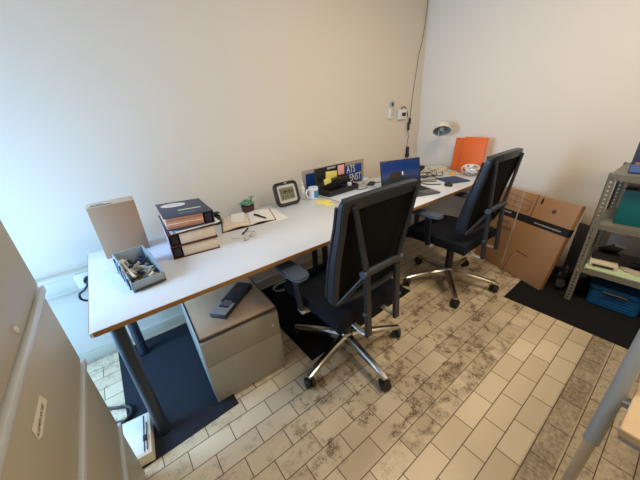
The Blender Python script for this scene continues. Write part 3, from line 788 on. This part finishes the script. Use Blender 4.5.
def note(loc, rz, label, m_=None, s=(.075, .075)):
    return tag(MB().box((0, 0, .002), (*s, .004), .0006).build('sticky_note_pad', m_ or M['yellow'], loc=loc, rz=rz), label, 'sticky notes')
note((1.705, -.375, D), .5, 'yellow sticky note pad lying on the desk in front of the mug', None, (.10, .10))
tag(MB().box((0, 0, .001), (.07, .07, .0015)).build('sticky_note', M['yellow'], loc=(1.70, -.455, D), rz=-.5), 'single yellow sticky note at the desk edge behind the chair', 'sticky note')

# number-plate style sign leaning at the wall
sg = thing('blue_sign', 'blue enamel sign with white capitals on the back wall behind the organiser', 'sign', (2.147, -.002, .685), 0)
TG = Rx(math.pi/2)
sw, shh = .725, .228
MB().box((0, shh/2, .004), (sw, shh, .008), .001, T=TG).build('plate', M['tan'], sg)
MB().box((0, shh/2-.004, .0084), (sw-.062, shh-.056, .0014), T=TG).build('blue_field', M['blue'], sg)
text('lettering', 'ATS', .098, M['paper'], sg, TG @ Tr(.190, shh/2+.040, .0095), .0004, width=.108)
text('lettering', 'ENST', .098, M['paper'], sg, TG @ Tr(.248, shh/2-.042, .0095), .0004, width=.150)

# desk organiser
og = thing('desk_organizer', 'black desk organiser with sticky notes on its back panel', 'organiser', (1.978, -.205, D), .04)
q = MB(); ow = .335
q.box((0, -.02, .004), (ow, .17, .008), .001)
q.box((0, .06, .10), (ow, .008, .20), .001)
q.box((0, -.103, .022), (ow, .006, .044), .001)
sd = [(-.105, 0), (.064, 0), (.064, .20), (.052, .20), (.040, .105), (-.0, .098), (-.012, .050), (-.105, .044)]
for sx in (-1, 1): q.prism(sd, -.003, .003, Tr(sx*(ow/2-.003), 0, 0) @ TS)
q.box((0, .0, .05), (ow-.006, .005, .10), .001); q.box((0, .03, .098), (ow-.006, .06, .004))
q.box((.04, -.052, .03), (.005, .10, .055), .001)
q.build('frame', M['black'], og)
MB().box((0.01, .0545, .185), (.09, .003, .016), .001).build('label_plate', M['inkgrey'], og)
stk = thing('sticky_note', 'pink sticky note at the right of the organiser back', 'sticky note', (0, 0, 0))
def on_org(name, label, cat, c, s, m_, r=0):
    o = MB().box((0, 0, 0), s, .0004, T=Ry(r)).build(name, m_)
    o.matrix_world = Tr(*og.location) @ Rz(.04) @ Tr(*c); return tag(o, label, cat)
bpy.data.objects.remove(stk)
on_org('sticky_note', 'pink sticky note on the right of the organiser back panel', 'sticky note', (.12, .0535, .150), (.075, .004, .080), M['pink'])
on_org('sticky_note', 'larger yellow sticky note in the middle of the organiser back', 'sticky note', (.005, .0525, .118), (.125, .004, .080), M['yellow'], .08)
on_org('sticky_note', 'small yellow sticky note at the left of the organiser', 'sticky note', (-.09, -.006, .10), (.075, .003, .045), M['yellow'], -.12)
on_org('eraser', 'white eraser in the left front tray of the organiser', 'eraser', (-.10, -.065, .014), (.05, .02, .012), M['white'])
jc = MB().lathe([(.0, 0), (.018, 0), (.018, .05), (.016, .05), (.016, .004), (.0, .003)]).build('small_cup', M['white']); jc.matrix_world = Tr(*og.location) @ Rz(.04) @ Tr(.105, -.06, .009); tag(jc, 'little white cup in the right tray of the organiser', 'cup')
rr = MB().cyl((0, 0, 0), (0, 0, .045), .012).build('glue_stick', M['redb']); rr.matrix_world = Tr(*og.location) @ Rz(.04) @ Tr(.145, -.045, .009); tag(rr, 'dark red glue stick at the right end of the organiser', 'glue stick')

# black gadget and plug right of the sign
gd = thing('card_reader', 'small black device lying on the desk left of the laptop', 'device', (2.315, -.295, D), .5)
MB().box((0, 0, .012), (.085, .055, .024), .008).build('case', M['black'], gd); MB().box((0, 0, .0245), (.05, .03, .002), .0008).build('top_plate', M['dark'], gd)
ad = thing('power_adapter', 'white plug adapter standing near the wall left of the laptop', 'adapter', (2.34, -.20, D), .2)
MB().box((0, 0, .022), (.04, .04, .044), .005).build('case', M['white'], ad); MB().cyl((0, 0, .044), (0, 0, .058), .012).build('socket_ring', M['silver'], ad)

# laptop
lx, ly = Vector((.94, -.34, 0)).normalized(), None
lt = thing('laptop', 'grey laptop with blue wallpaper on the far desk', 'laptop', (2.18, -.535, D), math.atan2(-.34, .94))
MB().box((.18, -.119, .008), (.36, .238, .014), .004).build('base', M['laptop'], lt)
MB().box((.18, -.085, .0155), (.32, .115, .0015)).build('keyboard', M['keys'], lt)
q = MB()
for r_i in range(5):
    for c_i in range(14): q.box((.035+c_i*.0223, -.038-r_i*.0225, .0165), (.018, .018, .0014), .0004)
q.build('keys', M['ink'], lt)
MB().box((.18, -.195, .0154), (.10, .07, .001)).build('touchpad', M['dark'], lt)
TLp = Tr(0, .0, .014) @ Rx(-.22)
lid = MB().box((.18, .003, .112), (.36, .006, .224), .002, T=TLp).build('lid', M['black'], lt)
MB().box((.18, -.0006, .115), (.340, .0012, .200), T=TLp).build('screen', M['screen'], lid)
def flat(poly, m_, nm, off=-.0018):
    Tf = TLp @ Matrix(((1, 0, 0, .18), (0, 0, -1, off), (0, 1, 0, .015), (0, 0, 0, 1))); MB().prism(poly, 0, .0004, Tf).build(nm, m_, lid)
flat([(-.115, .07), (-.10, .10), (-.075, .118), (-.045, .12), (-.01, .116), (.0, .09), (-.0, .07)], M['rock'], 'wallpaper_rock')
flat([(-.168, .002), (.168, .002), (.168, .045), (.08, .06), (.0, .075), (-.10, .072), (-.168, .05)], M['shrub'], 'wallpaper_scrub', -.0014)
flat([(.007, .088), (.019, .088), (.019, .112), (.013, .118), (.007, .112)], M['paper'], 'wallpaper_icon')

# mouse, pad, lamp, folders, cable clump
mp_ = thing('writing_pad', 'dark blue writing folder lying flat on the far desk', 'folder', (2.862, -.742, D), -.42)
mp_.location = (2.865, -.740, D); MB().box((0, 0, .005), (.19, .20, .010), .002).build('cover', M['padblue'], mp_); MB().box((0, 0, .0108), (.17, .18, .0012)).build('inlay', M['padblue'], mp_)
ms = thing('computer_mouse', 'black computer mouse beside the blue folder', 'mouse', (2.69, -.80, D), -.9)
q = MB().ell((0, 0, .0), (.032, .055, .034), u=24, v=14)
for v in q.b.verts: v.co.z = max(v.co.z, 0)
q.build('shell', M['black'], ms); MB().cyl((-.004, .032, .028), (.004, .032, .028), .007, n=14).build('scroll_wheel', M['dark'], ms)
lm = thing('desk_lamp', 'ivory desk lamp with dome shade in the wall corner', 'lamp', (3.215, -.385, D), 0)
MB().lathe([(.0, 0), (.088, 0), (.094, .006), (.092, .016), (.07, .024), (.012, .030), (.0, .030)], n=36).build('base', M['shade'], lm)
MB().tube(smooth_path([(-.03, .02, .025), (-.022, .024, .20), (-.012, .03, .38)]), .0042, 10).build('stem', M['silver'], lm)
TH = Tr(-.015, .0, .400) @ Vector((.52, .37, .77)).to_track_quat('Z', 'Y').to_matrix().to_4x4()
hd_ = MB().lathe([(.080, -.040), (.081, -.030), (.076, .0), (.060, .030), (.034, .048), (.0, .054)], T=TH, n=36, cap=False)
hd_.lathe([(.078, -.040), (.073, -.002), (.057, .026), (.032, .043), (.001, .049)], T=TH, n=36, cap=False)
shd = hd_.build('lamp_shade', M['shade'], lm)
MB().lathe([(.0765, -.034), (.071, -.002), (.055, .024), (.030, .041), (.001, .047)], T=TH, n=36, cap=False).build('reflector', M['shadein'], shd)
MB().lathe([(.0, -.030), (.017, -.027), (.023, -.012), (.017, .008), (.012, .03), (.0, .04)], T=TH, n=20).build('bulb', M['silver'], lm)
def folder(loc, rz, lean, w, h, d, label, m_):
    t = thing('document_folder', label, 'folder', loc, rz, 'orange folders against the wall')
    T = Ry(lean)
    MB().box((0, 0, h/2), (d, w, h), .003, T=T).build('cover', m_, t)
    MB().box((d*.1, -w/2-.0008, h/2), (d*.55, .002, h-.02), T=T).build('page_edge', M['orange2'], t)
    return t
folder((3.215, -.700, D+.003), -.06, .15, .205, .316, .035, 'tall orange document folder leaning on the right wall, in front', M['orange'])
folder((3.262, -.592, D+.003), -.06, .12, .20, .302, .025, 'paler orange folder behind the tall orange one', M['orange'])
# white cable bundle
cl = thing('cable_bundle', 'bundle of white cable in front of the orange folders', 'cable', (3.12, -.775, D), 0)
cl.scale = (1.15, 1.15, 1.15)
rg = random.Random(5)
for k in range(11):
    pts = []; ax = rg.uniform(0, 3.14); tl_ = rg.uniform(.2, 1.2); rx_ = rg.uniform(.040, .075); ry_ = rg.uniform(.028, .048); cx_, cy_ = rg.uniform(-.02, .02), rg.uniform(-.02, .02)
    for j in range(14):
        a = j*2*math.pi/11
        v = Rz(ax) @ Rx(tl_) @ Vector((rx_*math.cos(a), ry_*math.sin(a), rg.uniform(-.006, .006)))
        v += Vector((cx_, cy_, .048)); v.z = max(v.z, .006); pts.append(v)
    MB().tube(smooth_path(pts, 4), .0042, 7).build('coil', M['white'], cl)
ya = thing('tape_roll', 'small amber and white tape dispenser before the orange folders', 'tape', (3.055, -.628, D), .4)
MB().box((0, 0, .010), (.022, .045, .020), .003).build('amber_part', M['amber'], ya); MB().box((0, -.038, .010), (.02, .024, .018), .003).build('white_part', M['silver'], ya)
db = thing('docking_station', 'small black box on the desk behind the laptop', 'device', (2.985, -.305, D), -.2)
MB().box((0, 0, .03), (.11, .07, .06), .006).build('case', M['black'], db); MB().box((0, -.036, .03), (.08, .002, .03)).build('front_panel', M['dark'], db)
sc_ = thing('switch_box', 'flat ivory box lying on the desk before the lamp base', 'device', (3.10, -.46, D), -.5)
MB().box((0, 0, .009), (.10, .07, .018), .005).build('case', M['cream'], sc_); MB().box((0, 0, .019), (.03, .02, .003), .001).build('button', M['silver'], sc_)
# loose cables on the desk
rg = random.Random(21)
def loose(label, pts, r, m_, group='loose cables on the far desk'):
    return tag(MB().tube(smooth_path([(x, y, D+z) for x, y, z in pts], 6), r, 6).build('cable', m_), label, 'cable', group)
loose('black cable looping on the far desk from the black box towards the mouse', [(2.93, -.33, .02), (2.80, -.40, .006), (2.74, -.52, .02), (2.86, -.55, .012), (2.80, -.62, .005), (2.66, -.56, .005), (2.60, -.66, .005), (2.67, -.745, .006)], .0035, M['black'])
loose('cream cable tangled behind the laptop screen on the far desk', [(3.05, -.45, .01), (2.92, -.42, .03), (2.80, -.34, .012), (2.72, -.40, .006), (2.86, -.48, .022), (2.95, -.54, .008), (2.76, -.58, .006), (2.62, -.50, .006)], .0035, M['cream'])
loose('grey cable crossing the far desk behind the blue folder', [(3.10, -.50, .012), (2.96, -.58, .006), (2.84, -.53, .014), (2.70, -.48, .006), (2.64, -.60, .012), (2.74, -.66, .004)], .0032, M['dark'])
loose('white cable lying along the wall side behind the laptop', [(2.38, -.22, .01), (2.50, -.28, .006), (2.62, -.22, .02), (2.74, -.26, .006), (2.88, -.22, .006), (3.02, -.25, .006)], .0035, M['white'])
loose('black cable running past the adapter left of the laptop', [(2.10, -.33, .006), (2.18, -.36, .006), (2.24, -.31, .014), (2.30, -.24, .004), (2.40, -.30, .006), (2.48, -.34, .01)], .003, M['black'])
loose('thin cream cable beside the organiser on the desk', [(2.14, -.24, .006), (2.20, -.27, .02), (2.26, -.22, .006), (2.33, -.26, .006)], .003, M['cream'])

def tangle(label, c, n, r0, seed, m_, rad):
    g = random.Random(seed); pts = []
    for k in range(n):
        a = k*1.15+seed; rr_ = r0*g.uniform(.55, 1.15)
        pts.append((c[0]+rr_*1.5*math.cos(a)+.012*k*g.uniform(-.4, 1), c[1]+rr_*math.sin(a), .006+g.uniform(0, 1)**2*.055))
    loose(label, pts, rad, m_)
tangle('black looped cable heaped right behind the laptop lid', (2.74, -.40), 17, .075, 3, M['black'], .0034)
tangle('cream looped cable heaped between the laptop and the lamp base', (2.93, -.44), 15, .070, 5, M['cream'], .0036)
tangle('dark grey looped cable lying before the amber tape on the far desk', (2.84, -.53), 13, .050, 8, M['dark'], .0030)
tangle('pale looped cable piled beside the organiser and the black device', (2.22, -.26), 12, .045, 4, M['cream'], .0030)

# ---------------------------------------------------------------- on the back wall
rc = thing('remote_control', 'white remote control in its holder on the back wall', 'remote', (2.885, -.002, 1.245), 0)
MB().box((0, -.008, .045), (.062, .016, .09), .004).build('holder', M['white'], rc)
MB().box((.014, -.012, .095), (.05, .018, .14), .005, T=Ry(.06)).build('remote', M['silver'], rc)
MB().box((.006, -.0216, .128), (.030, .002, .036), .0006).build('display', M['dark'], rc)
th = thing('thermostat', 'white thermostat with dark display on the back wall', 'thermostat', (3.055, -.001, 1.275), 0)
MB().box((0, -.014, 0), (.130, .026, .095), .006).build('case', M['white'], th); MB().box((.015, -.0278, .0), (.062, .002, .032), .0006).build('display', M['ink'], th)
MB().tube(smooth_path([(-.02, -.012, .04), (-.01, -.02, .065), (.03, -.02, .068), (.075, -.015, .035), (.098, -.012, -.03)]), .004, 8).build('lead', M['black'], th)
wc = thing('hanging_cable', 'thin dark cable with inline plugs hanging down by the corner', 'cable', (3.18, -.006, 0), 0)
MB().tube(smooth_path([(.18, 0, 2.58), (.175, 0, 2.2), (.14, 0, 1.93), (.10, 0, 1.80), (.065, 0, 1.58), (.045, 0, 1.45), (.035, 0, 1.33), (.02, -.004, 1.24), (-.004, -.004, 1.13), (.012, -.006, 1.05), (.0, -.004, .98), (.014, -.006, .90), (.0, -.03, .80), (-.03, -.16, .752), (-.12, -.25, .748)]), .0022, 8).build('wire', M['dark'], wc)
MB().box((-.004, -.010, 1.155), (.022, .02, .085), .006, T=Tr(0, 0, 0)).box((.012, -.010, 1.205), (.022, .018, .06), .005).build('inline_plug', M['black'], wc)
MB().box((.004, -.012, .905), (.030, .024, .085), .006).box((.004, -.012, .855), (.045, .026, .04), .005).build('inline_plug', M['black'], wc)
# socket in the trunking and black cable loop
so = thing('wall_socket', 'white power socket in the cable trunking beside the desk', 'socket', (.215, -.057, .568), 0)
MB().box((0, -.005, 0), (.085, .012, .085), .004).build('plate', M['white'], so)
MB().lathe([(.0, 0), (.022, 0), (.022, .022), (.0, .024)], T=Tr(.012, -.010, 0) @ Rx(math.pi/2)).build('plug', M['black'], so)
tag(MB().tube(smooth_path([(.227, -.09, .568), (.20, -.10, .53), (.165, -.075, .50), (.158, -.06, .46), (.185, -.05, .43), (.24, -.06, .42), (.31, -.075, .45), (.40, -.08, .50)]), .006, 8).build('extension_lead', M['black']), 'black power cord looping down below the wall socket', 'cord')
# white cable coil under the desk
q = MB()
for k in range(3):
    q.tube([(.075*(1+.25*k*.3)*math.cos(a+k)*1.15, .055*math.sin(a+k), .012+.007*k) for a in [j*2*math.pi/24 for j in range(24)]], .0032, 7, closed=True)
q.tube(smooth_path([(.08, .0, .012), (.14, .02, .012), (.20, -.03, .012), (.26, .0, .012)]), .0045, 7)
tag(q.build('cable_coil', M['silver'], loc=(1.40, -.09-.07, .009)), 'coil of pale cable on the carpet below the desk', 'cable')

# ---------------------------------------------------------------- table corner at the right
tt = thing('side_table', 'cream-topped table corner on a grey tubular leg, bottom right', 'table', (1.327, -2.0715, 0), -.038)
TZ = .58
MB().prism([(0, 0), (1.1, 0), (1.1, -.50), (0, -.50)], TZ-.024, TZ, bev=.002).build('tabletop', M['maple'], tt)
MB().prism([(.004, -.004), (1.096, -.004), (1.096, -.496), (.004, -.496)], TZ-.040, TZ-.0245).build('frame', M['tube'], tt)
for sy, yy in ((1, .030), (-1, -.530)):
    for xx, dx in ((.070, 1), (1.04, -1)):
        l_ = MB().tube([(xx, yy, .41), (xx+.170*dx, yy, .78), (xx+.173*dx, yy, .787), (xx+.174*dx, yy, .790)], [.0195, .0195, .016, .010], 24).build('leg', M['tube'], tt)
        MB().tube([(xx+.075*dx, yy, .0), (xx, yy, .42)], .0150, 20).build('lower_tube', M['tubes'], l_)
        MB().box((xx+.070*dx, yy-.018*sy, TZ-.03), (.03, .026, .018), .002).build('bracket', M['tube'], l_)
